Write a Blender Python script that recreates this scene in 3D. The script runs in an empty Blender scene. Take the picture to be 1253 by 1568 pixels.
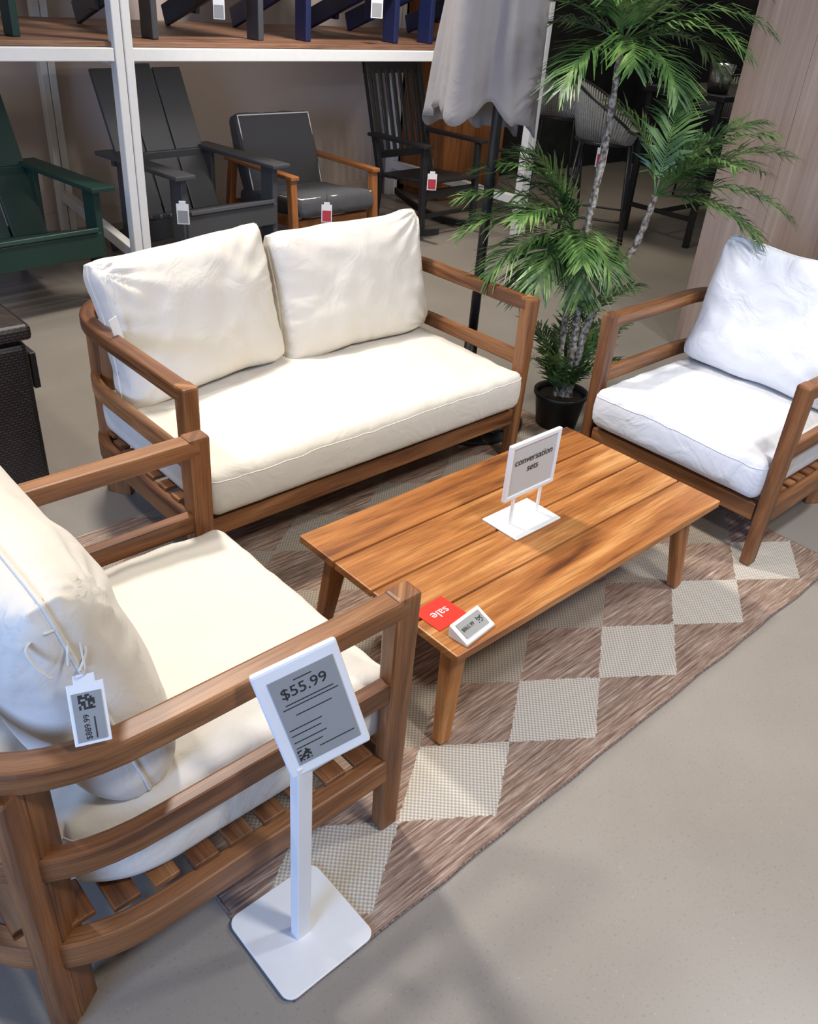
import bpy, math, random
from mathutils import Vector, Matrix, noise
random.seed(7)
S=bpy.context.scene
COL=bpy.context.collection

# ------------------------------------------------------------------ materials
def newmat(name):
    m=bpy.data.materials.new(name); m.use_nodes=True
    nt=m.node_tree; b=nt.nodes["Principled BSDF"]
    return m,nt,b
def N(nt,t,**kw):
    n=nt.nodes.new(t)
    for k,v in kw.items():
        if k in n.inputs: n.inputs[k].default_value=v
        else: setattr(n,k,v)
    return n
def ramp(nt,stops):
    r=nt.nodes.new("ShaderNodeValToRGB"); e=r.color_ramp.elements
    while len(e)>1: e.remove(e[-1])
    e[0].position=stops[0][0]; e[0].color=(*stops[0][1],1)
    for p,c in stops[1:]:
        x=e.new(p); x.color=(*c,1)
    return r
def plain(name,col,rough=.5,metal=0,spec=.5,noise_amt=.06,scale=30,bump=0):
    m,nt,b=newmat(name)
    tc=N(nt,"ShaderNodeTexCoord"); nz=N(nt,"ShaderNodeTexNoise",Scale=float(scale),Detail=4.0)
    nt.links.new(tc.outputs["Object"],nz.inputs["Vector"])
    r=ramp(nt,[(.3,tuple(c*(1-noise_amt) for c in col)),(.7,tuple(min(1,c*(1+noise_amt)) for c in col))])
    nt.links.new(nz.outputs["Fac"],r.inputs[0]); nt.links.new(r.outputs[0],b.inputs["Base Color"])
    b.inputs["Roughness"].default_value=rough; b.inputs["Metallic"].default_value=metal
    b.inputs["Specular IOR Level"].default_value=spec
    if bump:
        bp=N(nt,"ShaderNodeBump",Strength=bump,Distance=.002); nt.links.new(nz.outputs["Fac"],bp.inputs["Height"]); nt.links.new(bp.outputs[0],b.inputs["Normal"])
    return m
def wood(name,dark,mid,mid2,light,rough=.4,var=.35,uscale=2.2,vscale=28,pore=.66):
    m,nt,b=newmat(name); L=nt.links.new
    uv=N(nt,"ShaderNodeUVMap"); oi=N(nt,"ShaderNodeObjectInfo")
    comb=N(nt,"ShaderNodeCombineXYZ"); mul=N(nt,"ShaderNodeMath",operation="MULTIPLY"); mul.inputs[1].default_value=37.
    L(oi.outputs["Random"],mul.inputs[0]); L(mul.outputs[0],comb.inputs[0]); L(mul.outputs[0],comb.inputs[1]); L(mul.outputs[0],comb.inputs[2])
    mp=N(nt,"ShaderNodeMapping"); mp.inputs["Scale"].default_value=(uscale,vscale,1)
    L(uv.outputs[0],mp.inputs["Vector"]); L(comb.outputs[0],mp.inputs["Location"])
    n1=N(nt,"ShaderNodeTexNoise",Scale=1.0,Detail=8.0,Roughness=.62,Distortion=.8); L(mp.outputs[0],n1.inputs["Vector"])
    mp2=N(nt,"ShaderNodeMapping"); mp2.inputs["Scale"].default_value=(uscale*.5,vscale*.36,1)
    L(uv.outputs[0],mp2.inputs["Vector"]); L(comb.outputs[0],mp2.inputs["Location"])
    n2=N(nt,"ShaderNodeTexNoise",Scale=1.0,Detail=3.0,Distortion=1.2); L(mp2.outputs[0],n2.inputs["Vector"])
    mh=N(nt,"ShaderNodeMath",operation="MULTIPLY"); mh.inputs[1].default_value=.5
    L(n1.outputs["Fac"],mh.inputs[0]); mh2=N(nt,"ShaderNodeMath",operation="MULTIPLY"); mh2.inputs[1].default_value=.5; L(n2.outputs["Fac"],mh2.inputs[0])
    mix=N(nt,"ShaderNodeMath",operation="ADD"); L(mh.outputs[0],mix.inputs[0]); L(mh2.outputs[0],mix.inputs[1])
    rv=N(nt,"ShaderNodeMapRange"); rv.inputs["To Min"].default_value=-.05*var/.35; rv.inputs["To Max"].default_value=.05*var/.35; L(oi.outputs["Random"],rv.inputs["Value"])
    ad=N(nt,"ShaderNodeMath",operation="ADD"); L(mix.outputs[0],ad.inputs[0]); L(rv.outputs[0],ad.inputs[1])
    r=ramp(nt,[(.35,dark),(.45,mid),(.55,mid2),(.65,light)]); L(ad.outputs[0],r.inputs[0])
    mp3=N(nt,"ShaderNodeMapping"); mp3.inputs["Scale"].default_value=(uscale*3,vscale*12,1); L(uv.outputs[0],mp3.inputs["Vector"])
    n3=N(nt,"ShaderNodeTexNoise",Scale=1.0,Detail=3.0); L(mp3.outputs[0],n3.inputs["Vector"])
    r3=ramp(nt,[(.36,(pore,pore,pore)),(.5,(1,1,1))]); L(n3.outputs["Fac"],r3.inputs[0])
    mm=N(nt,"ShaderNodeMix",data_type="RGBA",blend_type="MULTIPLY"); mm.inputs[0].default_value=1
    L(r.outputs[0],mm.inputs[6]); L(r3.outputs[0],mm.inputs[7]); L(mm.outputs[2],b.inputs["Base Color"])
    b.inputs["Roughness"].default_value=rough
    bp=N(nt,"ShaderNodeBump",Strength=.15,Distance=.001); L(n3.outputs["Fac"],bp.inputs["Height"]); L(bp.outputs[0],b.inputs["Normal"])
    return m
M_TABLE=wood("acacia_table",(.11,.033,.010),(.29,.100,.025),(.40,.155,.041),(.58,.28,.095),rough=.36,vscale=24)
M_WOOD=wood("acacia_frame",(.080,.027,.010),(.175,.066,.022),(.255,.106,.037),(.40,.19,.078),rough=.42)
M_WOOD2=wood("orange_wood",(.20,.065,.018),(.30,.105,.03),(.36,.135,.04),(.42,.17,.06),rough=.45)
M_DECK=wood("deck_board",(.12,.055,.03),(.19,.09,.05),(.24,.12,.07),(.32,.18,.11),rough=.5)
M_PANEL=wood("pale_wood_laminate",(.27,.195,.155),(.34,.25,.20),(.38,.285,.23),(.43,.335,.275),rough=.45,var=.1,uscale=1.2,vscale=40,pore=.85)

def fabric(name,col,scale=420,fold=.5):
    m,nt,b=newmat(name); L=nt.links.new
    tc=N(nt,"ShaderNodeTexCoord")
    n=N(nt,"ShaderNodeTexNoise",Scale=5.0,Detail=5.0); L(tc.outputs["Object"],n.inputs["Vector"])
    r=ramp(nt,[(.3,tuple(c*.95 for c in col)),(.7,col)]); L(n.outputs["Fac"],r.inputs[0]); L(r.outputs[0],b.inputs["Base Color"])
    b.inputs["Roughness"].default_value=.9; b.inputs["Specular IOR Level"].default_value=.2
    b.inputs["Sheen Weight"].default_value=.1
    n2=N(nt,"ShaderNodeTexNoise",Scale=float(scale),Detail=2.0); L(tc.outputs["Object"],n2.inputs["Vector"])
    n3=N(nt,"ShaderNodeTexNoise",Scale=8.0,Detail=3.0,Distortion=1.6); L(tc.outputs["Object"],n3.inputs["Vector"])
    b1=N(nt,"ShaderNodeBump",Strength=.25,Distance=.001); L(n2.outputs["Fac"],b1.inputs["Height"])
    b2=N(nt,"ShaderNodeBump",Strength=fold,Distance=.014); L(n3.outputs["Fac"],b2.inputs["Height"]); L(b1.outputs[0],b2.inputs["Normal"])
    L(b2.outputs[0],b.inputs["Normal"]); return m
M_CREAM=fabric("cream_fabric",(.70,.645,.555),fold=.35)
M_CREAM_COOLLIT=fabric("cream_fabric_cool_lit",(.74,.74,.75),fold=.6)  # cream cushion cloth with the cool light's tint put into its colour
M_GREYF=fabric("charcoal_fabric",(.075,.073,.075))
M_UMB=fabric("greige_canvas",(.235,.215,.205),fold=.3)
M_WHITE=plain("white_powdercoat",(.76,.75,.73),.4,noise_amt=.02)
M_FRAME=plain("white_rack_paint",(.74,.73,.70),.45,noise_amt=.02)
M_EINK=plain("eink_grey",(.27,.27,.26),.5,noise_amt=.03)
M_INK=plain("black_ink",(.02,.02,.02),.5)
M_RED=plain("red_card",(.72,.035,.02),.35,noise_amt=.03)
M_REDTAG=plain("dark_red_label",(.45,.04,.06),.4)
M_BLACK=plain("black_metal",(.012,.012,.014),.4,spec=.5)
M_BLACKP=plain("black_plastic",(.018,.017,.017),.45)
M_GREEN=plain("green_polylumber",(.010,.036,.028),.45,scale=60,bump=.2)
M_GREY=plain("slate_polylumber",(.055,.056,.060),.45,scale=60,bump=.2)
M_NAVY=plain("navy_polylumber",(.010,.016,.065),.45,scale=60,bump=.2)
M_WALL=plain("greige_wall_paint",(.54,.45,.40),.7,noise_amt=.02,scale=3)
M_DARKW=plain("black_wall_paint",(.010,.011,.011),.7,noise_amt=.5,scale=9)
M_ROPE=plain("grey_rope",(.24,.24,.22),.8,noise_amt=.2,scale=80)
M_STEEL=plain("steel",(.5,.5,.5),.25,metal=1)
M_SOIL=plain("soil",(.03,.02,.012),.9,noise_amt=.4,bump=.6)

def mat_floor():
    m,nt,b=newmat("polished_concrete"); L=nt.links.new
    tc=N(nt,"ShaderNodeTexCoord")
    n=N(nt,"ShaderNodeTexNoise",Scale=1.3,Detail=7.0,Roughness=.6); L(tc.outputs["Object"],n.inputs["Vector"])
    r=ramp(nt,[(.3,(.250,.218,.182)),(.7,(.30,.266,.225))]); L(n.outputs["Fac"],r.inputs[0])
    n2=N(nt,"ShaderNodeTexVoronoi",Scale=42.0); L(tc.outputs["Object"],n2.inputs["Vector"])
    r2=ramp(nt,[(.0,(1.7,1.65,1.55)),(.05,(1.4,1.38,1.32)),(.08,(1,1,1))]); L(n2.outputs["Distance"],r2.inputs[0])
    n4=N(nt,"ShaderNodeTexNoise",Scale=150.0,Detail=2.0); L(tc.outputs["Object"],n4.inputs["Vector"])
    r4=ramp(nt,[(.30,(.76,.76,.76)),(.40,(1,1,1))]); L(n4.outputs["Fac"],r4.inputs[0])
    mm=N(nt,"ShaderNodeMix",data_type="RGBA",blend_type="MULTIPLY"); mm.inputs[0].default_value=.65
    L(r.outputs[0],mm.inputs[6]); L(r2.outputs[0],mm.inputs[7])
    m2=N(nt,"ShaderNodeMix",data_type="RGBA",blend_type="MULTIPLY"); m2.inputs[0].default_value=.7
    L(mm.outputs[2],m2.inputs[6]); L(r4.outputs[0],m2.inputs[7])
    L(m2.outputs[2],b.inputs["Base Color"])
    rr=N(nt,"ShaderNodeMapRange"); rr.inputs["To Min"].default_value=.28; rr.inputs["To Max"].default_value=.42; L(n.outputs["Fac"],rr.inputs["Value"]); L(rr.outputs[0],b.inputs["Roughness"])
    return m
def mat_rug():
    m,nt,b=newmat("jute_diamond_weave"); L=nt.links.new
    tc=N(nt,"ShaderNodeTexCoord"); sp=N(nt,"ShaderNodeSeparateXYZ"); L(tc.outputs["Object"],sp.inputs[0])
    def M(op,a,bv=None,c=None):
        n=N(nt,"ShaderNodeMath",operation=op)
        for i,v in enumerate((a,bv,c)):
            if v is None: continue
            if isinstance(v,(int,float)): n.inputs[i].default_value=v
            else: L(v,n.inputs[i])
        return n.outputs[0]
    PX,PY=.363,.25
    fx=M("ABSOLUTE",M("SUBTRACT",M("FRACT",M("DIVIDE",M("ADD",sp.outputs[0],.20+PX*10.5),PX)),.5))
    fy=M("ABSOLUTE",M("SUBTRACT",M("FRACT",M("DIVIDE",M("ADD",sp.outputs[1],.35+PY*10.5),PY)),.5))
    jit=N(nt,"ShaderNodeTexNoise",Scale=90.0); L(tc.outputs["Object"],jit.inputs["Vector"])
    d=M("ADD",M("ADD",fx,fy),M("MULTIPLY",M("SUBTRACT",jit.outputs["Fac"],.5),.06))
    dia=M("LESS_THAN",d,.505)
    mask=M("MULTIPLY",dia,M("GREATER_THAN",sp.outputs[1],-.475))
    mp=N(nt,"ShaderNodeMapping"); mp.inputs["Scale"].default_value=(7,140,1); L(tc.outputs["Object"],mp.inputs["Vector"])
    n=N(nt,"ShaderNodeTexNoise",Scale=1.0,Detail=4.0,Roughness=.75); L(mp.outputs[0],n.inputs["Vector"])
    r=ramp(nt,[(.32,(.11,.062,.044)),(.45,(.23,.148,.108)),(.56,(.35,.25,.19)),(.68,(.54,.44,.355))]); L(n.outputs["Fac"],r.inputs[0])
    ck=N(nt,"ShaderNodeTexChecker",Scale=170.0); L(tc.outputs["Object"],ck.inputs["Vector"])
    ck.inputs["Color1"].default_value=(.60,.55,.47,1); ck.inputs["Color2"].default_value=(.38,.33,.265,1)
    inner_shade=M("GREATER_THAN",sp.outputs[1],-.225)  # inner diamond rows: shade among the furniture painted in as greyer cream
    tn=N(nt,"ShaderNodeMix",data_type="RGBA",blend_type="MULTIPLY"); L(inner_shade,tn.inputs[0]); L(ck.outputs[0],tn.inputs[6]); tn.inputs[7].default_value=(.66,.62,.58,1)
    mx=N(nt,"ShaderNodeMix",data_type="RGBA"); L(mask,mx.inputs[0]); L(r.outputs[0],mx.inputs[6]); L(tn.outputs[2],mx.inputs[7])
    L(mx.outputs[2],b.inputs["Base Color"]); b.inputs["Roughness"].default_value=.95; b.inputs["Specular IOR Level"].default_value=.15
    wv=N(nt,"ShaderNodeTexChecker",Scale=200.0); L(tc.outputs["Object"],wv.inputs["Vector"])
    hh=M("ADD",wv.outputs["Fac"],n.outputs["Fac"])
    bp=N(nt,"ShaderNodeBump",Strength=.6,Distance=.003); L(hh,bp.inputs["Height"]); L(bp.outputs[0],b.inputs["Normal"])
    return m
def mat_wicker():
    m,nt,b=newmat("dark_wicker"); L=nt.links.new
    tc=N(nt,"ShaderNodeTexCoord")
    br=N(nt,"ShaderNodeTexBrick",Scale=28.0); br.inputs["Color1"].default_value=(.030,.020,.016,1); br.inputs["Color2"].default_value=(.045,.032,.026,1); br.inputs["Mortar"].default_value=(.004,.003,.003,1)
    br.inputs["Mortar Size"].default_value=.05
    sx=N(nt,"ShaderNodeSeparateXYZ"); L(tc.outputs["Object"],sx.inputs[0]); ad=N(nt,"ShaderNodeMath",operation="ADD"); L(sx.outputs[0],ad.inputs[0]); L(sx.outputs[1],ad.inputs[1])
    cb=N(nt,"ShaderNodeCombineXYZ"); L(ad.outputs[0],cb.inputs[0]); L(sx.outputs[2],cb.inputs[1]); L(cb.outputs[0],br.inputs["Vector"])
    L(br.outputs["Color"],b.inputs["Base Color"]); b.inputs["Roughness"].default_value=.4
    bp=N(nt,"ShaderNodeBump",Strength=.9,Distance=.004,invert=True); L(br.outputs["Fac"],bp.inputs["Height"]); L(bp.outputs[0],b.inputs["Normal"])
    return m
def mat_leaf():
    m,nt,b=newmat("palm_leaf"); L=nt.links.new
    tc=N(nt,"ShaderNodeTexCoord"); n=N(nt,"ShaderNodeTexNoise",Scale=10.0,Detail=3.0); L(tc.outputs["Object"],n.inputs["Vector"])
    r=ramp(nt,[(.32,(.022,.058,.015)),(.5,(.062,.135,.030)),(.66,(.17,.27,.072))]); L(n.outputs["Fac"],r.inputs[0]); L(r.outputs[0],b.inputs["Base Color"])
    b.inputs["Roughness"].default_value=.42
    return m
def mat_trunk():
    m,nt,b=newmat("palm_trunk"); L=nt.links.new
    tc=N(nt,"ShaderNodeTexCoord"); n=N(nt,"ShaderNodeTexNoise",Scale=70.0,Detail=4.0); L(tc.outputs["Object"],n.inputs["Vector"])
    r=ramp(nt,[(.38,(.09,.07,.05)),(.5,(.26,.22,.17)),(.62,(.48,.44,.37))]); L(n.outputs["Fac"],r.inputs[0]); L(r.outputs[0],b.inputs["Base Color"])
    b.inputs["Roughness"].default_value=.9
    bp=N(nt,"ShaderNodeBump",Strength=.8,Distance=.004); L(n.outputs["Fac"],bp.inputs["Height"]); L(bp.outputs[0],b.inputs["Normal"])
    return m
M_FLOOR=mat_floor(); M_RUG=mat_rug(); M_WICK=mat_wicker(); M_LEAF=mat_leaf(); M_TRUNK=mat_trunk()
def emis(name,col,st):
    m,nt,b=newmat(name); b.inputs["Emission Color"].default_value=(*col,1); b.inputs["Emission Strength"].default_value=st; return m
M_BULB=emis("warm_bulb",(1,.75,.4),10)

# ------------------------------------------------------------------ mesh builder
class MB:
    def __init__(s): s.v=[]; s.f=[]; s.uv=[]; s.mi=[]
    def quad(s,idx,uvs,mi=0): s.f.append(tuple(idx)); s.uv.append(uvs); s.mi.append(mi)
    def hexa(s,c,axis=None,mi=0):
        n=len(s.v); s.v+= [Vector(p) for p in c]
        ext=[(c[1]-c[0]).length,(c[3]-c[0]).length,(c[4]-c[0]).length]
        if axis is None: axis=ext.index(max(ext))
        dirs=[(c[1]-c[0]).normalized(),(c[3]-c[0]).normalized(),(c[4]-c[0]).normalized()]
        A=dirs[axis]; B=dirs[(axis+1)%3]; C=dirs[(axis+2)%3]
        off=random.random()*20
        for q in ((0,3,2,1),(4,5,6,7),(0,1,5,4),(1,2,6,5),(2,3,7,6),(3,0,4,7)):
            s.quad([n+i for i in q],[((c[i]-c[0]).dot(A)+off,(c[i]-c[0]).dot(B)+(c[i]-c[0]).dot(C)+off) for i in q],mi)
    def box(s,cen,size,rot=None,mi=0,taper=1.0):
        cen=Vector(cen); hx,hy,hz=[a/2 for a in size]; R=rot or Matrix.Identity(3)
        c=[]
        for z,t in ((-hz,taper),(hz,1.0)):
            for x,y in ((-hx,-hy),(hx,-hy),(hx,hy),(-hx,hy)):
                c.append(cen+R@Vector((x*t,y*t,z)))
        s.hexa(c,mi=mi)
    def beam(s,a,b,w,h,up=(0,0,1),mi=0,w2=None,h2=None):
        a=Vector(a);b=Vector(b);d=(b-a).normalized(); up=Vector(up)
        if abs(d.dot(up))>.98: up=Vector((0,1,0))
        sd=d.cross(up).normalized(); u=sd.cross(d)
        w2=w2 or w; h2=h2 or h
        c=[a-sd*w/2-u*h/2,a+sd*w/2-u*h/2,a+sd*w/2+u*h/2,a-sd*w/2+u*h/2,b-sd*w2/2-u*h2/2,b+sd*w2/2-u*h2/2,b+sd*w2/2+u*h2/2,b-sd*w2/2+u*h2/2]
        s.hexa(c,axis=2,mi=mi)
    def sweep(s,path,w,h,mi=0):
        n0=len(s.v); P=[Vector(p) for p in path]; L=0; off=random.random()*20
        ls=[]
        for i,p in enumerate(P):
            if i: L+=(P[i]-P[i-1]).length
            ls.append(L)
            t=(P[min(i+1,len(P)-1)]-P[max(i-1,0)]).normalized(); sd=Vector((t.y,-t.x,0)).normalized()
            for a,b in ((-1,-1),(1,-1),(1,1),(-1,1)): s.v.append(p+sd*w/2*a+Vector((0,0,h/2*b)))
        vv=[0,w,w+h,2*w+h,2*w+2*h]
        for i in range(len(P)-1):
            for k in range(4):
                a=n0+i*4+k; b=n0+i*4+(k+1)%4
                s.quad([a,b,b+4,a+4],[(ls[i]+off,vv[k]+off),(ls[i]+off,vv[k+1]+off),(ls[i+1]+off,vv[k+1]+off),(ls[i+1]+off,vv[k]+off)],mi)
        e=n0+(len(P)-1)*4
        q=[(off,off),(off,off+w),(off+.01,off+w),(off+.01,off)]
        s.quad([n0+3,n0+2,n0+1,n0],q,mi); s.quad([e,e+1,e+2,e+3],q,mi)
    def tube(s,pts,r,n=8,mi=0,closed=False):
        P=[Vector(p) for p in pts]; n0=len(s.v); m=len(P)
        prev=None
        for i,p in enumerate(P):
            if closed: t=(P[(i+1)%m]-P[i-1]).normalized()
            else: t=(P[min(i+1,m-1)]-P[max(i-1,0)]).normalized()
            if prev is None:
                a=Vector((0,0,1)) if abs(t.z)<.9 else Vector((1,0,0)); nrm=t.cross(a).normalized()
            else: nrm=(prev-t*prev.dot(t)).normalized()
            prev=nrm; bn=t.cross(nrm); rr=r[i] if isinstance(r,list) else r
            for k in range(n):
                an=2*math.pi*k/n; s.v.append(p+(nrm*math.cos(an)+bn*math.sin(an))*rr)
        for i in range(m if closed else m-1):
            j=(i+1)%m
            for k in range(n):
                k2=(k+1)%n
                s.quad([n0+i*n+k,n0+i*n+k2,n0+j*n+k2,n0+j*n+k],[(i*.05,k/n),(i*.05,(k+1)/n),(i*.05+.05,(k+1)/n),(i*.05+.05,k/n)],mi)
        if not closed:
            s.f.append(tuple(n0+k for k in reversed(range(n)))); s.uv.append([(0,0)]*n); s.mi.append(mi)
            s.f.append(tuple(n0+(m-1)*n+k for k in range(n))); s.uv.append([(0,0)]*n); s.mi.append(mi)
    def lathe(s,prof,cen=(0,0,0),n=32,mi=0,fn=None):
        cen=Vector(cen); n0=len(s.v)
        for r,z in prof:
            for k in range(n):
                a=2*math.pi*k/n; q=Vector((r*math.cos(a),r*math.sin(a),z))
                if fn: q=fn(q,a,r,z)
                s.v.append(cen+q)
        for i in range(len(prof)-1):
            for k in range(n):
                k2=(k+1)%n
                s.quad([n0+i*n+k,n0+i*n+k2,n0+(i+1)*n+k2,n0+(i+1)*n+k],[(i/5,k/n),(i/5,(k+1)/n),((i+1)/5,(k+1)/n),((i+1)/5,k/n)],mi)
    def done(s,name,mats,parent=None,bevel=0,smooth=False,seg=2):
        me=bpy.data.meshes.new(name); me.from_pydata([v[:] for v in s.v],[],s.f)
        uvl=me.uv_layers.new(name="UVMap"); i=0
        for f in s.uv:
            for u in f: uvl.data[i].uv=u; i+=1
        if not isinstance(mats,(list,tuple)): mats=[mats]
        for m in mats: me.materials.append(m)
        for p,mi in zip(me.polygons,s.mi): p.material_index=mi; p.use_smooth=smooth
        ob=bpy.data.objects.new(name,me); COL.objects.link(ob)
        if parent: ob.parent=parent
        if bevel:
            b=ob.modifiers.new("bevel","BEVEL"); b.width=bevel; b.segments=seg; b.limit_method='ANGLE'; b.angle_limit=math.radians(40)
        return ob
def empty(name,loc=(0,0,0),rz=0):
    e=bpy.data.objects.new(name,None); e.empty_display_size=.1; e.location=loc; e.rotation_euler=(0,0,rz); COL.objects.link(e); return e
def RX(a): return Matrix.Rotation(a,3,'X')
def RY(a): return Matrix.Rotation(a,3,'Y')
def RZ(a): return Matrix.Rotation(a,3,'Z')
def simple_box(name,cen,size,mat,parent=None,bevel=0,rot=None,smooth=False):
    m=MB(); m.box(cen,size,rot); return m.done(name,mat,parent,bevel,smooth)
def text(name,body,size,mat,parent,loc,rot,align='CENTER'):
    c=bpy.data.curves.new(name,"FONT"); c.body=body; c.size=size; c.align_x=align; c.align_y='CENTER'; c.extrude=.0002
    c.materials.append(mat); o=bpy.data.objects.new(name,c); COL.objects.link(o); o.parent=parent
    o.matrix_local=Matrix.Translation(loc)@rot.to_4x4(); return o
def bez(pts,n=10):
    P=[Vector(p) for p in pts]; P=[P[0]]+P+[P[-1]]; o=[]
    for i in range(1,len(P)-2):
        for k in range(n):
            t=k/n; a,b,c,d=P[i-1],P[i],P[i+1],P[i+2]
            o.append(.5*((2*b)+(-a+c)*t+(2*a-5*b+4*c-d)*t*t+(-a+3*b-3*c+d)*t**3))
    o.append(P[-2]); return o

# ------------------------------------------------------------------ cushions
def cushion(name,parent,half,mat,cen,rot=None,r=.03,bulge=.02,kind="seat",rear=0,seed=0,seam=True,ties=()):
    hx,hy,hz=half; n=48; m=MB(); idx={}
    def warp(c): return math.sin(c*math.pi/2)*.6+c*.4
    R=rot or Matrix.Identity(3); cen=Vector(cen)
    def mapv(p):
        u,v,w=p
        q=Vector((u*hx,v*hy,w*hz))
        if kind=="seat":
            inn=Vector((max(-hx+r,min(hx-r,q.x)),max(-hy+r,min(hy-r,q.y)),max(-hz+r,min(hz-r,q.z))))
            d=q-inn
            if d.length>1e-9: q=inn+d.normalized()*min(r,max(abs(d.x),abs(d.y),abs(d.z)))
            q.z+=bulge*(1-u*u)*(1-v*v)*(1 if w>0 else .15)*max(0,abs(w))
            q.x+=math.copysign(.008,q.x)*(1-w*w)*(abs(u)>.98)
            q.y+=math.copysign(.008,q.y)*(1-w*w)*(abs(v)>.98)
            if rear:
                cx,cy=hx-rear,hy-rear
                ax=abs(q.x)-cx; ay=q.y-cy
                if ax>0 and ay>0:
                    mm=max(ax,ay); l=math.hypot(ax,ay); ax,ay=ax/l*mm,ay/l*mm
                    q.x=math.copysign(cx+ax,q.x); q.y=cy+ay
            P=Vector((q.x*5+seed,q.y*5,q.z*3+seed))
            amp=.007*noise.noise(P)+.004*noise.noise(P*3)
            ed=max(abs(u),abs(v)); amp+= .005*noise.noise(Vector((q.x*26+seed,q.y*26,seed)))*max(0,(ed-.6)/.4)
            q.z+=amp*(1 if w>0 else .2)
        else:
            uu,ww=abs(u),abs(w)
            prof=((1-uu**4.0)*(1-ww**3.6))**.42
            edge=.16+.84*prof
            q.y=v*hy*edge
            q.x*= 1-.045*(1-w*w) ; q.z*=1-.055*(1-u*u)
            if uu>.8 and ww>.8:
                k=((uu-.8)/.2)*((ww-.8)/.2); q.x*=1-.035*k; q.z*=1-.05*k
            q.y*=1+.12*(-w)
            P=Vector((q.x*6+seed,q.z*6,seed*1.7))
            amp=.012*noise.noise(P)+.006*noise.noise(P*2.6)
            ed=max(uu,ww); an=math.atan2(w,u)
            amp+=.008*noise.noise(Vector((an*9+seed,seed,v*.5)))*max(0,(ed-.5)/.5)*(1-max(0,ed-.93)/.07*.7)
            for (tu,tw) in ties:
                du,dw=u-tu,w-tw; rr_=math.hypot(du,dw); an=math.atan2(dw,du)
                amp+=.012*math.sin(an*13+seed)*math.exp(-rr_*3.2)*min(1,rr_*6)
            q.y+=amp*(1 if v>0 else -1) if abs(v)>.5 else 0
            q.x+=.006*noise.noise(Vector((q.z*9,seed,3))); q.z+=.010*noise.noise(Vector((q.x*7,seed,5)))
        return cen+R@q
    nx=n; ny=n if kind=="seat" else 8; nz=8 if kind=="seat" else n
    def tri(i,j,k): return (warp(-1+2*i/nx),warp(-1+2*j/ny),warp(-1+2*k/nz))
    def vid(i,j,k):
        key=(i,j,k)
        if key not in idx:
            idx[key]=len(m.v); m.v.append(mapv(tri(i,j,k)))
        return idx[key]
    def face(a): m.quad(a,[(0,0),(1,0),(1,1),(0,1)])
    for i in range(nx):
        for j in range(ny):
            face([vid(i,j,0),vid(i,j+1,0),vid(i+1,j+1,0),vid(i+1,j,0)])
            face([vid(i,j,nz),vid(i+1,j,nz),vid(i+1,j+1,nz),vid(i,j+1,nz)])
    for i in range(nx):
        for k in range(nz):
            face([vid(i,0,k),vid(i+1,0,k),vid(i+1,0,k+1),vid(i,0,k+1)])
            face([vid(i,ny,k),vid(i,ny,k+1),vid(i+1,ny,k+1),vid(i+1,ny,k)])
    for j in range(ny):
        for k in range(nz):
            face([vid(0,j,k),vid(0,j,k+1),vid(0,j+1,k+1),vid(0,j+1,k)])
            face([vid(nx,j,k),vid(nx,j+1,k),vid(nx,j+1,k+1),vid(nx,j,k+1)])
    ob=m.done(name,mat,parent,smooth=True)
    if seam:
        s=MB()
        if kind=="seat":
            w=.62; pts=[]
            for i in range(nx+1): pts.append(mapv((warp(-1+2*i/nx),-1,w)))
            for j in range(1,ny+1): pts.append(mapv((1,warp(-1+2*j/ny),w)))
            for i in range(nx-1,-1,-1): pts.append(mapv((warp(-1+2*i/nx),1,w)))
            for j in range(ny-1,0,-1): pts.append(mapv((-1,warp(-1+2*j/ny),w)))
            s.tube(pts,.0018,5,closed=True)
        else:
            pts=[]
            for i in range(nx+1): pts.append(mapv((warp(-1+2*i/nx),0,-1)))
            for j in range(1,nz+1): pts.append(mapv((1,0,warp(-1+2*j/nz))))
            for i in range(nx-1,-1,-1): pts.append(mapv((warp(-1+2*i/nx),0,1)))
            for j in range(nz-1,0,-1): pts.append(mapv((-1,0,warp(-1+2*j/nz))))
            s.tube(pts,.0035,6,closed=True)
        s.done(name+"_seam",mat,parent,smooth=True)
    return ob

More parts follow.
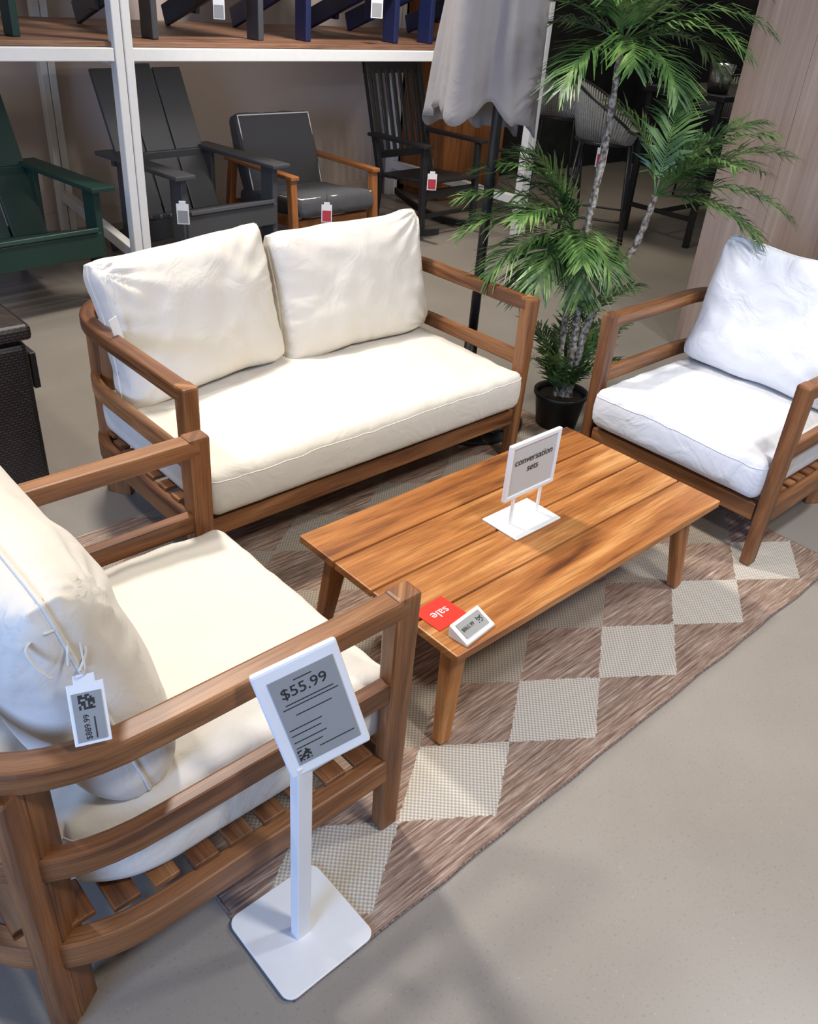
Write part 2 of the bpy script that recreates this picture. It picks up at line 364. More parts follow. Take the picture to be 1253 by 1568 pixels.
# ------------------------------------------------------------------ acacia seat frame (faces local -Y)
FZ=.0065
def seat_frame(E,hw,D,R,legins=.045,legy=.65,nslat=9,back_slats=4):
    def path(z,n=14,y0=0.0):
        pts=[]; h=hw; r=R; ys=D-r
        pts.append((h,y0,z))
        for i in range(1,5): pts.append((h,y0+(ys-y0)*i/5,z))
        for i in range(n+1):
            a=math.pi/2*i/n; e=2/2.5
            pts.append((h-r+r*math.cos(a)**e if i<n else h-r, ys+r*math.sin(a)**e,z))
        m=[(-x,y,zz) for x,y,zz in reversed(pts)]
        return pts+m
    m=MB(); m.sweep(path(.612,y0=-.005),.046,.044); m.done("arm_rail",M_WOOD,E,.007)
    m=MB(); m.sweep(path(.409),.030,.050); m.done("middle_rail",M_WOOD,E,.005)
    m=MB(); m.sweep(path(.189),.036,.062); m.done("seat_rail",M_WOOD,E,.005)
    for i,sx in enumerate((-1,1)):
        m=MB(); m.box((sx*hw,0,.319),(.046,.056,.638),taper=.82); m.done("front_leg_%d"%(i+1),M_WOOD,E,.007)
        x=sx*(hw-legins); a=math.radians(35)*sx
        m=MB(); m.box((x-sx*.012,legy-.016,.2935),(.036,.05,.60),RZ(-a)); m.box((x+sx*.012,legy+.018,.2935),(.03,.045,.60),RZ(-a)); m.done("rear_leg_%d"%(i+1),M_WOOD,E,.004)
    m=MB(); m.box((0,-.002,.189),(2*hw-.05,.034,.062)); m.done("front_rail",M_WOOD,E,.005)
    m=MB()
    for i in range(nslat):
        y=.06+(D-.14)*i/(nslat-1); yy=max(0,y-(D-R)); 
        xx=hw-.01 if yy<=0 else hw-R+R*max(0,1-(yy/R)**2.5)**.4-.02
        m.box((0,y,.226),(2*xx,.048,.012))
    m.done("seat_slats",M_WOOD,E,.002)
    m=MB(); w=(hw-R)+.08
    for i in range(back_slats):
        x=-w+2*w*i/(back_slats-1); m.box((x,D-.022,.405),(.04,.014,.40))
    m.done("back_slats",M_WOOD,E,.002)

# Loveseat
E=empty("loveseat",(.0245,.64,FZ))
seat_frame(E,.675,.76,.28,legins=.055,legy=.62,back_slats=8)
cushion("seat_cushion",E,(.640,.335,.073),M_CREAM,(0,.292,.306),r=.026,bulge=.020,seed=1.3)
cushion("back_cushion_1",E,(.315,.095,.230),M_CREAM,(-.350,.530,.603),RZ(.10)@RX(-.20)@RY(-.05),kind="pillow",seed=2.1,ties=((-.98,.9),))
cushion("back_cushion_2",E,(.330,.095,.225),M_CREAM,(.302,.540,.592),RZ(-.03)@RX(-.20)@RY(-.03),kind="pillow",seed=5.4,ties=((.98,.95),(.98,-.95)))
m=MB(); m.tube(bez([(-.655,.44,.80),(-.672,.425,.765),(-.668,.42,.72),(-.66,.415,.685)]),.0018,5); m.tube(bez([(-.655,.44,.80),(-.648,.425,.77),(-.652,.418,.72)]),.0018,5); m.done("cushion_ties",M_CREAM,E,smooth=True)
simple_box("hang_tag",(-.66,.41,.65),(.03,.002,.075),M_WHITE,E,rot=RZ(.3)@RY(-.25))

# Left armchair (faces +X)
E=empty("armchair",(-.77,.03,FZ),math.pi/2)
seat_frame(E,.36,.78,.30,legins=.045,legy=.672,nslat=10,back_slats=4)
cushion("seat_cushion",E,(.328,.355,.082),M_CREAM,(0,.325,.322),r=.028,bulge=.02,rear=.22,seed=8.3)
cushion("back_cushion",E,(.305,.115,.235),M_CREAM,(0,.530,.628),RX(-.24),kind="pillow",seed=11.2,ties=((-.98,.8),))
m=MB(); k=Vector((-.288,.585,.80))
for ps in ([(0.02,-.02,.012),(0,0,0),(-.010,-.020,-.02),(-.02,-.015,-.055)],[(0,0,.004),(.004,-.035,-.012),(-.008,-.045,-.05),(-.012,-.03,-.08)],[(0,0,0),(-.012,.03,-.005),(-.02,.025,-.035),(-.025,.01,-.06)],[(.0,.0,0),(-.014,.004,.008),(-.012,-.012,.006),(0,-.006,.0)]):
    m.tube(bez([k+Vector(p) for p in ps]),.0024,6)
m.done("cushion_ties",M_CREAM,E,smooth=True)
# Right armchair (faces -X)
E=empty("armchair",(.826,.03,FZ),-math.pi/2)
seat_frame(E,.35,.74,.28,legins=.05,legy=.60,nslat=10,back_slats=4)
cushion("seat_cushion",E,(.322,.345,.073),M_CREAM_COOLLIT,(0,.302,.308),r=.026,bulge=.02,seed=21.3)
cushion("back_cushion",E,(.32,.10,.235),M_CREAM_COOLLIT,(.015,.53,.615),RX(-.22)@RY(.03),kind="pillow",seed=31.2,ties=((-.98,.95),(.98,-.95)))

# hang tag on left armchair back cushion
T=empty("price_hang_tag",(-1.337,-.317,.692))
rot=RZ(-.35)@RX(math.radians(-28))
m=MB(); m.box((0,0,0),(.048,.003,.086),rot); m.box(rot@Vector((0,0,.048)),(.028,.003,.014),rot); m.done("tag_body",M_WHITE,T,.001)
m=MB(); m.box(rot@Vector((0,-.0022,-.004)),(.038,.001,.068),rot); m.done("eink",M_EINK,T)
m=MB()
for i in range(7):
    for j in range(7):
        if random.random()<.6: m.box(rot@Vector((-.010+.003*i,-.003,.008+.003*j)),(.0026,.0006,.0026),rot)
m.box(rot@Vector((.006,-.003,-.02)),(.0015,.0006,.03),rot)
m.done("tag_print",M_INK,T)
text("tag_price","$889.99",.011,M_INK,T,rot@Vector((-.004,-.003,-.018)),rot@RX(math.pi/2)@RZ(math.pi/2))
m=MB(); m.tube(bez([rot@Vector((0,0,.052)),(.008,.008,.070),(.010,.016,.088),(.012,.022,.105)]),.0013,5); m.done("string",M_CREAM,T)

# ------------------------------------------------------------------ coffee table
E=empty("coffee_table",(0,0,FZ))
L_,W_,H_=1.095,.579,.325; pw=(W_-3*.006)/4
for i in range(4):
    y=-W_/2+pw/2+i*(pw+.006)
    m=MB(); m.box((0,y,H_-.011),(L_,pw,.022)); m.done("plank_%d"%(i+1),M_TABLE,E,.003)
m=MB()
for sx in (-1,1): m.box((sx*(L_/2-.13),0,H_-.035),(.05,W_-.10,.026))
m.box((0,0,H_-.035),(.05,W_-.10,.026)); m.done("battens",M_TABLE,E,.002)
k=0
for sx in (-1,1):
    for sy in (-1,1):
        k+=1; m=MB(); m.beam((sx*(L_/2-.075),sy*(W_/2-.075),H_-.022),(sx*(L_/2-.036),sy*(W_/2-.048),0.002),.058,.042,up=(0,1,0),w2=.036,h2=.032)
        m.done("leg_%d"%k,M_TABLE,E,.006)
TH=H_+FZ
E=empty("tabletop_sign",(-.01,-.005,TH))
m=MB(); m.box((-.005,0,.003),(.185,.125,.006)); m.done("base",M_WHITE,E,.002)
for i,x in enumerate((-.055,.055)): simple_box("post_%d"%(i+1),(x,0,.05),(.009,.006,.09),M_WHITE,E,.001)
m=MB(); c=Vector((0,0,.172))
for dz in (-.077,.077): m.box(c+Vector((0,0,dz)),(.20,.012,.012))
for dx in (-.094,.094): m.box(c+Vector((dx,0,0)),(.012,.012,.145))
m.done("frame",M_WHITE,E,.002)
simple_box("card",c,(.18,.004,.145),plain("sign_card",(.50,.49,.47),.5,noise_amt=.02),E)
text("sign_text","conversation\nsets",.029,M_INK,E,c+Vector((0,-.0035,.012)),RX(math.pi/2))
E=empty("sale_card",(-.475,-.160,TH))
simple_box("card",(0,0,.0015),(.095,.085,.0015),M_RED,E,rot=RZ(.05))
text("sale_text","sale",.035,M_WHITE,E,(0,.0,.0028),RZ(math.pi))
E=empty("eink_price_tag",(-.462,-.243,TH),.12)
m=MB(); n=.052
c=[Vector(p) for p in [(-n,-.032,0),(n,-.032,0),(n,.022,0),(-n,.022,0),(-n,-.032,.008),(n,-.032,.008),(n,.022,.032),(-n,.022,.032)]]
m.hexa(c); m.done("tag_body",M_WHITE,E,.002)
rr=RX(math.atan2(.024,.054)); simple_box("eink",(0,-.005,.0215),(.082,.040,.001),M_EINK,E,rot=rr)
text("tag_price","$865.99",.013,M_INK,E,Vector((-.016,-.005,.0228)),rr)
m=MB()
for i in range(6):
    for j in range(6):
        if random.random()<.6: m.box(Vector((.022,-.005,.0225))+rr@Vector((.0028*i-.004,.0028*j-.007,0)),(.0025,.0025,.0006),rr)
m.done("qr",M_INK,E)

# ------------------------------------------------------------------ price stand
E=empty("price_sign_stand",(-1.0525,-.4155,.0065))
m=MB(); hx=.102; r=.022; pts=[]
for cx,cy,a0 in ((hx-r,hx-r,0),(-hx+r,hx-r,90),(-hx+r,-hx+r,180),(hx-r,-hx+r,270)):
    for i in range(7):
        a=math.radians(a0+15*i); pts.append((cx+r*math.cos(a),cy+r*math.sin(a)))
n0=len(pts); m.v=[Vector((x,y,0)) for x,y in pts]+[Vector((x,y,.006)) for x,y in pts]
m.f=[tuple(reversed(range(n0))),tuple(range(n0,2*n0))]; m.uv=[[(0,0)]*n0]*2; m.mi=[0,0]
for i in range(n0):
    j=(i+1)%n0; m.quad([i,j,j+n0,i+n0],[(0,0)]*4)
m.done("base",M_WHITE,E,.0015)
simple_box("post",(-.006,-.006,.242),(.030,.024,.480),M_WHITE,E,.002)
rx=Vector((.135,-.038,.036)).normalized(); up=Vector((-.04,.05,.205)); up=(up-rx*up.dot(rx)).normalized(); nz=rx.cross(up)
c0=Vector((-1.0345,-.418,.588))-E.location
RM=Matrix((rx,up,nz)).transposed()
m=MB(); m.box(c0,(.142,.218,.012),RM); m.done("panel",M_WHITE,E,.005)
m=MB(); m.box(c0+nz*.0065+rx*.003,(.108,.172,.002),RM); m.done("eink",M_EINK,E)
text("price","$55.99",.028,M_INK,E,c0+nz*.0078+up*.055,RM)
m=MB()
for i,(w,yy) in enumerate([(.03,.074),(.08,.034),(.092,.027),(.06,.010),(.055,-.014),(.05,-.026),(.055,-.040),(.045,-.052)]):
    m.box(c0+nz*.0078+up*yy+rx*(-.046+w/2 if i>3 else 0.003),(w,.0018,.0004),RM)
m.box(c0+nz*.0078-up*.066+rx*.02,(.06,.0018,.0004),RM)
for i in range(8):
    for j in range(8):
        if random.random()<.6: m.box(c0+nz*.0078+rx*(-.046+.0026*i)+up*(-.078+.0028*j),(.0026,.0026,.0004),RM)
m.done("print",M_INK,E)

# ------------------------------------------------------------------ rug
m=MB(); x0,x1,y0,y1=-1.14,1.08,-.515,1.08; nxr,nyr=60,44
for j in range(nyr+1):
    for i in range(nxr+1):
        x=x0+(x1-x0)*i/nxr; y=y0+(y1-y0)*j/nyr
        if i in (0,nxr): x+=.004*noise.noise(Vector((y*9,1,0)))
        if j in (0,nyr): y+=.006*noise.noise(Vector((x*7,2,0)))
        m.v.append(Vector((x,y,.006)))
for j in range(nyr):
    for i in range(nxr):
        a=j*(nxr+1)+i; m.quad([a,a+1,a+nxr+2,a+nxr+1],[(0,0)]*4)
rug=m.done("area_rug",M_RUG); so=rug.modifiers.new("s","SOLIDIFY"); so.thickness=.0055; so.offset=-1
m=MB(); pts=[(x0+(x1-x0)*i/80,y0+.006*noise.noise(Vector(((x0+(x1-x0)*i/80)*7,2,0))),.0032) for i in range(81)]
m.tube(pts,.0034,6)
m.tube([(x1,y0+(y1-y0)*i/40,.0032) for i in range(41)],.0034,6); m.tube([(x0,y0+(y1-y0)*i/40,.0032) for i in range(41)],.0034,6)
m.done("binding",plain("rug_binding",(.16,.11,.09),.9,noise_amt=.7,scale=180),rug,smooth=True)

# ------------------------------------------------------------------ room
m=MB(); m.box((2,1,-.05),(14,11,.1)); m.done("floor",M_FLOOR)
simple_box("wall_back",(.2,4.55,1.6),(6.5,.12,3.2),M_WALL)
simple_box("wall_back_dark",(5.2,4.55,1.6),(3.5,.12,3.2),M_DARKW)
simple_box("wall_far_right",(6.9,2.2,1.6),(.12,4.6,3.2),M_DARKW)
m=MB(); 
for i in range(9): m.box((2.43,.97-.15-.30*i,1.5),(.10,.2985,3.0))
m.done("wall_right",M_PANEL)
simple_box("trim_1",(2.55,1.0,2.05),(.12,.05,1.9),M_WOOD2)
simple_box("baseboard_back",(.2,4.475,.05),(6.5,.02,.1),M_WALL)
m=MB()
for x in (-.35,.1,.16): m.box((x,4.48,1.6),(.012,.012,3.1))
m.done("trim_2",M_FRAME)

# ------------------------------------------------------------------ rack
E=empty("display_rack")
m=MB()
XP=(-2.6,.345,3.30); XR=(-2.4,.55,3.30)
for x,xr in zip(XP,XR):
    for xx,y in ((x,2.93),(xr,4.35)):
        m.box((xx,y,1.35),(.042,.06,2.7)); m.box((xx+.047,y,1.35),(.042,.06,2.7))
    for z in (.24,1.14): m.beam((x+.02,2.95,z),(xr+.02,4.33,z),.05,.06)
m.done("posts",M_FRAME,E,.004)
m=MB()
for a,b in ((XP[0],XP[1]),(XP[1],XP[2])):
    for y in (2.925,4.35):
        m.box(((a+b)/2+.02,y,1.165),(b-a-.09,.045,.055))
m.done("beams",M_FRAME,E,.004)
for i in range(11):
    m=MB(); m.box((.35,2.99+.125*i,1.205),(5.9,.118,.02)); m.done("deck_board_%d"%(i+1),M_DECK,E,.002)
m=MB()
for cx in (-1.1,1.85): m.box((cx,3.02,1.175),(2.3,.04,.02))
m.done("added_fill_housings",M_FRAME,E,.002)  # invented housings for the added fill lamps under the deck

# ------------------------------------------------------------------ adirondack
def adirondack(name,loc,rz,mat,tall=.95):
    E=empty(name,loc,rz)
    m=MB()
    for sx in (-1,1):
        m.box((sx*.31,-.33,.29),(.035,.11,.58))
        m.beam((sx*.27,-.34,.34),(sx*.27,.48,.05),.03,.11)
        m.box((sx*.325,-.04,.592),(.125,.78,.024))
        m.box((sx*.30,.22,.33),(.03,.07,.50))
    m.box((0,-.385,.33),(.62,.025,.12)); m.box((0,.27,.56),(.66,.03,.06)); m.box((0,.19,.28),(.54,.03,.07))
    m.done("frame",mat,E,.006)
    m=MB()
    for i in range(6):
        t=i/5; m.box((0,-.37+.50*t,.395-.13*t),(.58,.08,.022),RX(-.25))
    m.done("seat_slats",mat,E,.004)
    m=MB(); a=math.radians(24)
    for i,x in enumerate((-.20,0,.20)):
        top=tall-(.0 if i==1 else .02)
        h=top-.24; Ln=h/math.cos(a)
        m.box((x,.13+math.tan(a)*h/2,.24+h/2),(.188,.022,Ln),RX(-a))
    m.done("back_slats",mat,E,.005)
    return E
adirondack("adirondack_chair",(-.17,3.30,0),.10,M_GREEN,tall=.95)
adirondack("adirondack_chair",(.96,3.44,0),.10,M_GREY,tall=1.02)
zz=1.215
adirondack("adirondack_chair",(-.35,3.45,zz),.0,M_GREEN)
adirondack("adirondack_chair",(.90,3.45,zz),.05,M_GREY)
adirondack("adirondack_chair",(1.85,3.45,zz),-.03,M_NAVY)
adirondack("adirondack_chair",(2.75,3.45,zz),.0,M_NAVY)

def dens(p,k=12):
    o=[]
    for i in range(len(p)-1):
        for j in range(k): o.append(p[i].lerp(p[i+1],j/k))
    return o+[p[-1]]
E=empty("cushioned_lounge_chair",(1.78,3.50,0),.02)
m=MB()
for sx in (-1,1):
    m.box((sx*.32,-.02,.50),(.06,.72,.026)); m.beam((sx*.32,-.34,.49),(sx*.32,-.38,0.0),.045,.05,up=(0,1,0)); m.beam((sx*.32,.28,.49),(sx*.32,.36,0.0),.045,.05,up=(0,1,0))
    m.beam((sx*.29,-.33,.24),(sx*.29,.33,.17),.03,.06)
m.box((0,-.33,.22),(.58,.03,.05)); m.box((0,.32,.22),(.58,.03,.05)); m.done("frame",M_WOOD2,E,.006)
cushion("seat_cushion",E,(.285,.33,.06),M_GREYF,(0,-.07,.30),RX(-.10),r=.03,bulge=.01,seed=3,seam=False)
cushion("back_cushion",E,(.285,.055,.24),M_GREYF,(0,.25,.52),RX(-.36),r=.03,bulge=.0,seed=4,seam=False)
m=MB()
R2=RX(-.36); pts=[]
for x,z in ((-.275,-.22),(-.275,.225),(.275,.225),(.275,-.22)): pts.append(Vector((0,.25,.52))+R2@Vector((x,-.052,z)))
m.tube(dens(pts),.0045,6)
R3=RX(-.10); pts=[Vector((0,-.07,.30))+R3@Vector((x,y,.048)) for x,y in ((-.275,.3),(-.275,-.32),(.275,-.32),(.275,.3))]; m.tube(dens(pts),.0045,6)
m.done("white_piping",M_WHITE,E,smooth=True)

E=empty("rocking_chair",(2.80,3.42,0),.05)
m=MB()
for sx in (-1,1):
    m.beam((sx*.25,.18,.35),(sx*.25,.38,1.05),.04,.04,up=(0,1,0)); m.beam((sx*.25,.18,.36),(sx*.25,.22,.05),.04,.04,up=(0,1,0))
    m.beam((sx*.27,-.27,.05),(sx*.27,-.25,.60),.04,.04,up=(0,1,0)); m.box((sx*.28,-.02,.615),(.08,.56,.022))
    pts=[(sx*.26,-.42+.95*i/12,.025+.10*((i/12-.45)*1.9)**2) for i in range(13)]
    m.sweep(pts,.03,.045)
m.beam((-.27,.375,1.02),(.27,.375,1.02),.02,.09); m.beam((-.25,.23,.48),(.25,.23,.48),.02,.05)
for i in range(7):
    x=-.19+.38*i/6; m.beam((x,.23,.48),(x,.37,1.0),.034,.012,up=(0,1,0))
for i in range(7): m.box((0,-.26+.43*i/6,.385-.03*i/6),(.52,.06,.02))
m.box((0,-.25,.30),(.52,.02,.06)); m.box((0,-.25,.16),(.52,.02,.03)); m.done("frame",M_BLACKP,E,.004)

def small_tag(loc,rz=-.6,red=True,s=1.0):
    T=empty("hang_tag",loc,rz)
    m=MB(); m.box((0,0,0),(.055*s,.003,.09*s)); m.box((0,0,.05*s),(.03*s,.003,.015*s)); m.done("tag_body",M_WHITE,T,.001)
    m=MB(); m.box((0,-.0022,-.012*s),(.045*s,.001,.055*s)); m.done("label",M_REDTAG if red else M_EINK,T)
    m=MB(); m.tube([(0,0,.055*s),(.0,.01,.09*s),(0,.03,.12*s)],.0015,5); m.done("string",M_BLACK,T)
small_tag((.62,2.93,.43),red=False,s=1.15)
small_tag((2.50,3.02,.42),s=1.15); small_tag((1.60,2.98,.32),s=1.15); small_tag((3.25,2.25,.66),s=1.3)
small_tag((.90,2.95,1.36),red=False); small_tag((1.9,2.95,1.40),red=False,s=1.2); small_tag((2.7,2.95,1.36))

# ------------------------------------------------------------------ umbrella
RV=Vector((.7107,-.7035,0)); HV=Vector((.7035,.7107,0))
E=empty("patio_umbrella",(.80,.985,0))
m=MB(); m.tube([(0,0,.03),(0,0,2.6)],.019,14); m.tube([(0,0,.04),(0,0,.36)],.027,14); m.done("pole",M_BLACK,E,smooth=True)
m=MB(); m.lathe([(0,.007),(.25,.007),(.252,.014),(.24,.03),(.10,.045),(.05,.06),(0,.06)],n=48); m.done("base",M_BLACKP,E,smooth=True)
m=MB()
for rr_ in (.10,.14,.18,.215): m.tube([(rr_*math.cos(a*math.pi/24),rr_*math.sin(a*math.pi/24),.050-.07*(rr_-.1)) for a in range(48)],.006,5,closed=True)
for a in range(24):
    t=a*math.pi/12; m.tube([(.09*math.cos(t),.09*math.sin(t),.055),(.23*math.cos(t+.3),.23*math.sin(t+.3),.04)],.006,5)
m.done("base_weave",M_BLACK,E,smooth=True)
HZ=1.15
def pleat(q,a,r,z):
    k=(z-HZ)/1.2
    tw=a+.35*k
    s1=math.sin(4*tw+.4); s2=math.sin(7*tw+1.9); s3=math.sin(13*tw+.7)
    fold=.65*s1+.35*s2
    fold=math.copysign(abs(fold)**.7,fold)
    f=1+.24*fold*(1-.35*k)+.03*s3
    hem=max(0,1-(z-HZ)/.22)
    dz=hem*(.05*max(0,-s1)-.03*max(0,s2)+.035*math.cos(a+2.6))
    q2=Vector((q.x*f,q.y*f,z+dz))
    q2-=RV*(.050*(1-k)+.02)
    q2.x+=.008*noise.noise(Vector((a*3,z*4,0))); return q2
m=MB(); prof=[(.178-.054*(i/34)**.8,HZ+1.2*i/34) for i in range(35)]
m.lathe(prof,n=180,fn=pleat); ob=m.done("canopy",M_UMB,E,smooth=True); so=ob.modifiers.new("s","SOLIDIFY"); so.thickness=.003

# ------------------------------------------------------------------ plant
O=Vector((-1.6098,-1.1765,0)); PB=Vector((0,0,0))
def PL(lat,z,dd=0): return O+RV*lat+HV*(3.257+dd)+Vector((0,0,z))-PB
pbase=PL(.589,.0); PB=pbase.copy()
E=empty("potted_palm",pbase)
m=MB(); m.lathe([(0,.007),(.085,.007),(.105,.14),(.113,.14),(.113,.155),(.102,.155),(.100,.13)],n=32); m.done("pot",M_BLACKP,E,smooth=True)
m=MB(); m.lathe([(.100,.13),(.0001,.135)],n=24); m.done("soil",M_SOIL,E)
m=MB()
def trunk(pts,r0,r1):
    p=bez(pts); nn=len(p); m.tube(p,[(r0+(r1-r0)*i/nn)*(1+.18*math.sin(i*2.1)) for i in range(nn)],9)
trunk([PL(.60,.12),PL(.60,.45),PL(.575,.75),PL(.585,1.1),PL(.58,1.42)],.018,.011)
trunk([PL(.57,.12),PL(.555,.40),PL(.55,.62),PL(.53,.80)],.014,.009)
trunk([PL(.62,.12),PL(.64,.42),PL(.70,.62),PL(.77,.78),PL(.80,.95)],.017,.011)
trunk([PL(.60,.12,.04),PL(.62,.3,.05),PL(.60,.55,.06),PL(.63,.70,.05)],.012,.007)
m.done("trunks",M_TRUNK,E,smooth=True)
m=MB()
def frond(base,az,el,length,droop=1.2,nl=36,ll=.16,w=.0052):
    az=math.radians(az); el=math.radians(el); p=Vector(base); hd=RV*math.cos(az)+HV*math.sin(az); pts=[p.copy()]; st=20
    for i in range(st):
        e=el-droop*(i/st)**1.3
        p=p+(hd*math.cos(e)+Vector((0,0,math.sin(e))))*length/st; pts.append(p.copy())
    m.tube(pts,[.0035*(1-.7*i/st) for i in range(st+1)],5)
    for i in range(nl):
        t=.14+.86*(i/(nl-1)); f=t*st; a=min(int(f),st-1); q=pts[a].lerp(pts[a+1],f-a); tg=(pts[a+1]-pts[a]).normalized()
        sd=tg.cross(Vector((0,0,1))).normalized(); nu=sd.cross(tg)
        le=ll*(math.sin(math.pi*(t*.78+.16))**.6)*random.uniform(.8,1.12)
        for s_ in (-1,1):
            fa=.66+.38*t+random.uniform(-.12,.12)
            d=(sd*s_*math.cos(fa)+tg*math.sin(fa)+nu*random.uniform(.0,.35)).normalized()
            mid=q+d*le*.5+Vector((0,0,-le*.02)); tip=q+d*le+Vector((0,0,-le*random.uniform(.15,.35))); wv=d.cross(nu).normalized()*w
            n0=len(m.v); m.v+= [q-wv*.35,q+wv*.35,mid+wv,mid-wv,tip+wv*.12,tip-wv*.12]
            m.quad([n0,n0+1,n0+2,n0+3],[(0,0)]*4); m.quad([n0+3,n0+2,n0+4,n0+5],[(0,0)]*4)
A=PL(.58,1.42)
for az,el,ln in ((180,40,.42),(200,62,.40),(150,25,.42),(250,50,.40),(330,30,.45),(0,52,.50),(20,20,.45),(60,45,.45),(110,55,.42),(300,8,.36),(225,5,.34),(345,70,.48),(170,75,.45),(270,20,.3),(350,38,.5)): frond(A,az,el,ln,1.25)
B=PL(.80,.95)
for az,el,ln in ((0,45,.50),(350,22,.50),(10,62,.45),(335,8,.46),(20,35,.48),(70,80,.42),(150,75,.38),(300,50,.40),(325,60,.46),(45,50,.4),(0,5,.46)): frond(B,az,el,ln,1.05)
C=PL(.53,.80)
for az,el,ln in ((180,52,.46),(195,25,.46),(170,65,.42),(210,5,.42),(160,25,.42),(230,40,.40),(240,0,.34),(270,20,.32),(300,5,.28),(150,70,.38),(205,62,.44),(280,-20,.28),(190,40,.48),(220,-15,.34)): frond(C,az,el,ln,1.15)
for k in range(14):
    frond(PL(.58+.03*random.uniform(-1,1),.13,.02*random.uniform(-1,1)),k*33+20,random.uniform(55,80),random.uniform(.30,.44),.95,nl=24,ll=.12)
for az,el in ((200,60),(320,60),(20,50),(120,60),(260,50)): frond(PL(.63,.45,.03),az,el,.28,.8,nl=20,ll=.10)
m.done("fronds",M_LEAF,E)

# ------------------------------------------------------------------ wicker deck box
E=empty("wicker_storage_box",(-1.09,1.68,0))
m=MB(); m.box((0,0,.28),(.62,.62,.52)); m.done("body",M_WICK,E,.02)
m=MB(); m.box((0,0,.575),(.65,.65,.05)); m.done("lid",M_WICK,E,.015)
m=MB()
for x in (-.28,.28):
    for y in (-.28,.28): m.box((x,y,.012),(.05,.05,.024))
m.done("feet",M_BLACKP,E); simple_box("label_holder",(.338,-.20,.42),(.02,.10,.12),M_BLACKP,E,.003)

# ------------------------------------------------------------------ bar furniture
def bar_stool(loc,rz):
    E=empty("rope_bar_stool",loc,rz); m=MB()
    for sx in (-1,1):
        for sy in (-1,1): m.tube([(sx*.17,sy*.16,.72),(sx*.22,sy*.22,.0)],.010,8)
    q=[(-.20,-.20,.25),(.20,-.20,.25),(.20,.20,.25),(-.20,.20,.25)]
    m.tube(dens([Vector(a) for a in q]+[Vector(q[0])],6),.008,6)
    rim=[];low=[]
    for i in range(33):
        a=math.radians(-60+300*i/32); c=math.cos(a); s_=math.sin(a)
        h=.80+.27*max(0,(s_+.7)/1.7)**.8
        rim.append(Vector((.27*c,.02+.25*s_,h))); low.append(Vector((.19*c,.02+.18*s_,.72)))
    m.tube(rim,.010,8); m.tube([Vector((.20*math.cos(i*math.pi/16),.02+.19*math.sin(i*math.pi/16),.72)) for i in range(32)],.011,8,closed=True)
    m.done("frame",M_BLACK,E,smooth=True)
    m=MB()
    for i in range(33):
        mid=(rim[i]+low[i])/2+Vector((0,0,-.03)); m.tube([low[i],mid,rim[i]],.0085,5)
        if i<32:
            a=(rim[i]+rim[i+1])/2; b=(low[i]+low[i+1])/2; m.tube([b,(a+b)/2+Vector((0,0,-.03)),a],.0085,5)
    m.lathe([(.0001,.735),(.17,.74),(.19,.725),(.17,.705),(.0001,.70)],cen=(0,.02,0),n=28); m.done("rope_seat",M_ROPE,E,smooth=True)
bar_stool((3.52,2.42,0),.55)
bar_stool((4.15,3.35,0),.9)
bar_stool((5.9,2.9,0),2.6)
E=empty("bar_table",(4.75,2.35,0))
m=MB(); m.box((0,0,1.0),(1.1,.65,.035))
for sx in (-1,1):
    for sy in (-1,1): m.box((sx*.50,sy*.28,.49),(.04,.04,.98))
    m.box((sx*.5,0,.2),(.03,.55,.03))
m.box((0,0,.2),(1.0,.03,.03)); m.done("table",M_BLACK,E,.003)
E=empty("steel_bucket",(4.4,2.2,1.018)); m=MB(); m.lathe([(.0001,0),(.07,0),(.09,.18),(.085,.18),(.066,.01)],n=24); m.done("bucket",M_STEEL,E,smooth=True)
E=empty("string_lights",(6.6,2.0,1.9)); m=MB(); wr=[Vector((0,i*.25-1.2,.12*math.cos(i*1.2))) for i in range(13)]; m.tube(wr,.006,5); m.done("wire",M_BLACK,E)
m=MB()
for i,p in enumerate(wr):
    m.lathe([(.0001,-.05),(.022,-.03),(.026,-.01),(.012,.02),(.008,.03)],cen=p+Vector((0,0,-.03)),n=10)
m.done("bulbs",M_BULB,E,smooth=True)
E=empty("wood_cabinet",(3.85,4.2,0))
m=MB(); m.box((0,0,.8),(.7,.5,1.5)); m.box((0,0,.03),(.64,.44,.06)); m.done("body",M_WOOD2,E,.008)
m=MB(); m.box((-.18,-.255,.8),(.33,.016,1.4)); m.box((.18,-.255,.8),(.33,.016,1.4)); m.done("doors",M_WOOD2,E,.004)

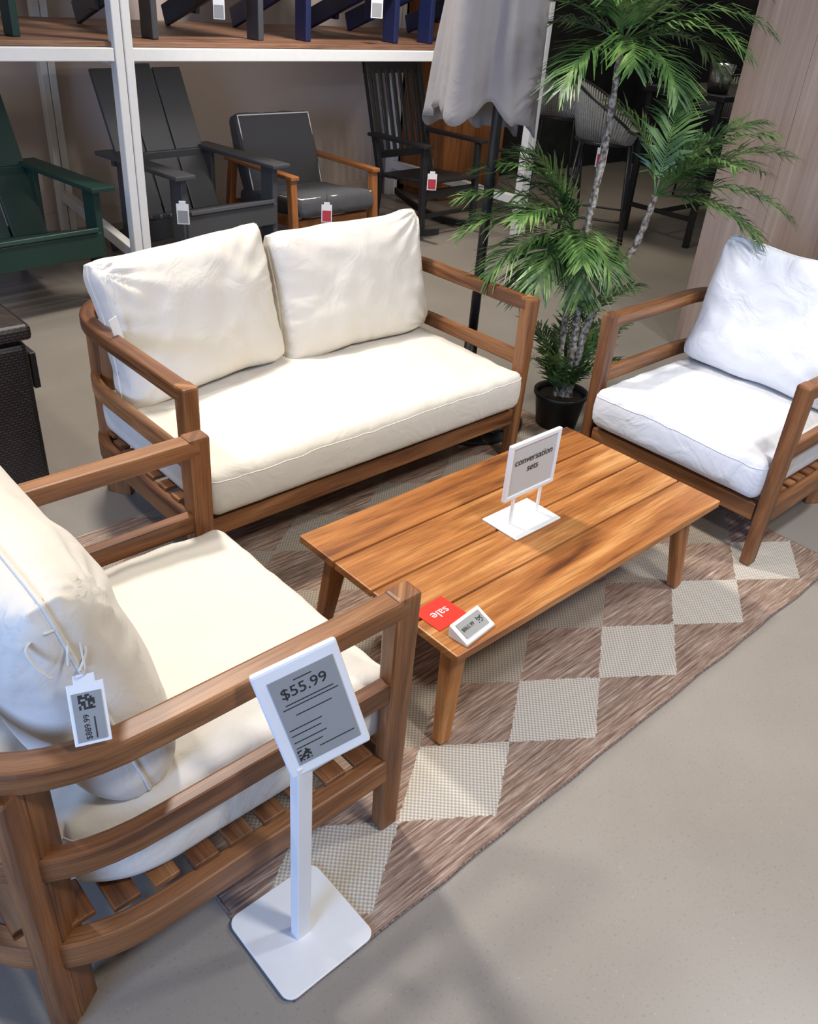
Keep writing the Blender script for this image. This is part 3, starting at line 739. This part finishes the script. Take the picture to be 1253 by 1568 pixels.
# ------------------------------------------------------------------ lights
def area(name,loc,target,size,power,col=(1,.95,.88)):
    l=bpy.data.lights.new(name,"AREA"); l.shape='DISK'; l.size=size; l.energy=power; l.color=col; l.spread=math.radians(120)
    o=bpy.data.objects.new(name,l); COL.objects.link(o); o.location=loc
    o.rotation_euler=(Vector(target)-Vector(loc)).to_track_quat('-Z','Y').to_euler(); return o
area("ceiling_light_main",(-.3,1.7,3.1),(0,.3,.2),.3,43,(1,.95,.88))
area("ceiling_light_left",(-1.7,1.1,3.0),(-.9,0,.3),.25,14,(1,.95,.88))
area("ceiling_light_right",(1.3,-1.2,3.0),(1.0,.1,.4),.3,24,(.90,.94,1))
area("ceiling_light_front",(-.3,-2.0,3.1),(-.1,-.4,0),.4,25,(1,.96,.92))
area("ceiling_light_back",(1.4,1.9,3.1),(1.4,3.9,.5),.6,46,(1,.95,.9))
area("ceiling_light_bar",(4.6,2.4,3.1),(4.4,2.4,0),.5,14,(1,.88,.72))
area("cool_window_light",(-5.0,-1.6,1.7),(0,.3,.5),1.6,85,(.32,.52,1))
for i,cx in enumerate((-1.1,1.85)):  # added fill lamps under the deck, brightening the wall behind the rack
    l=bpy.data.lights.new("rack_added_fill","AREA"); l.shape='RECTANGLE'; l.size=2.2; l.size_y=.03; l.energy=7; l.color=(1,.93,.86)
    o=bpy.data.objects.new("rack_added_fill",l); COL.objects.link(o); o.location=(cx,3.02,1.16); o.rotation_euler=(math.radians(38),0,0)
w=bpy.data.worlds.new("World"); S.world=w; w.use_nodes=True
bg=w.node_tree.nodes["Background"]; bg.inputs[0].default_value=(1,.98,.96,1); bg.inputs[1].default_value=.20

# ------------------------------------------------------------------ camera
cam=bpy.data.cameras.new("camera"); co=bpy.data.objects.new("camera",cam); COL.objects.link(co)
cam.sensor_fit='HORIZONTAL'; cam.sensor_width=36; cam.lens=1292.1/1253*36; cam.clip_start=.05
pitch,roll,yaw=.5665,.0838,.7905
fw=Vector((math.cos(pitch)*math.cos(yaw),math.cos(pitch)*math.sin(yaw),-math.sin(pitch)))
r=Vector((math.sin(yaw),-math.cos(yaw),0)); u=r.cross(fw)
r2=r*math.cos(roll)+u*math.sin(roll); u2=-r*math.sin(roll)+u*math.cos(roll)
Mx=Matrix((r2,u2,-fw)).transposed().to_4x4(); Mx.translation=Vector((-1.6098,-1.1765,1.5685)); co.matrix_world=Mx
S.camera=co
S.view_settings.view_transform='Standard'
S.view_settings.look='None'
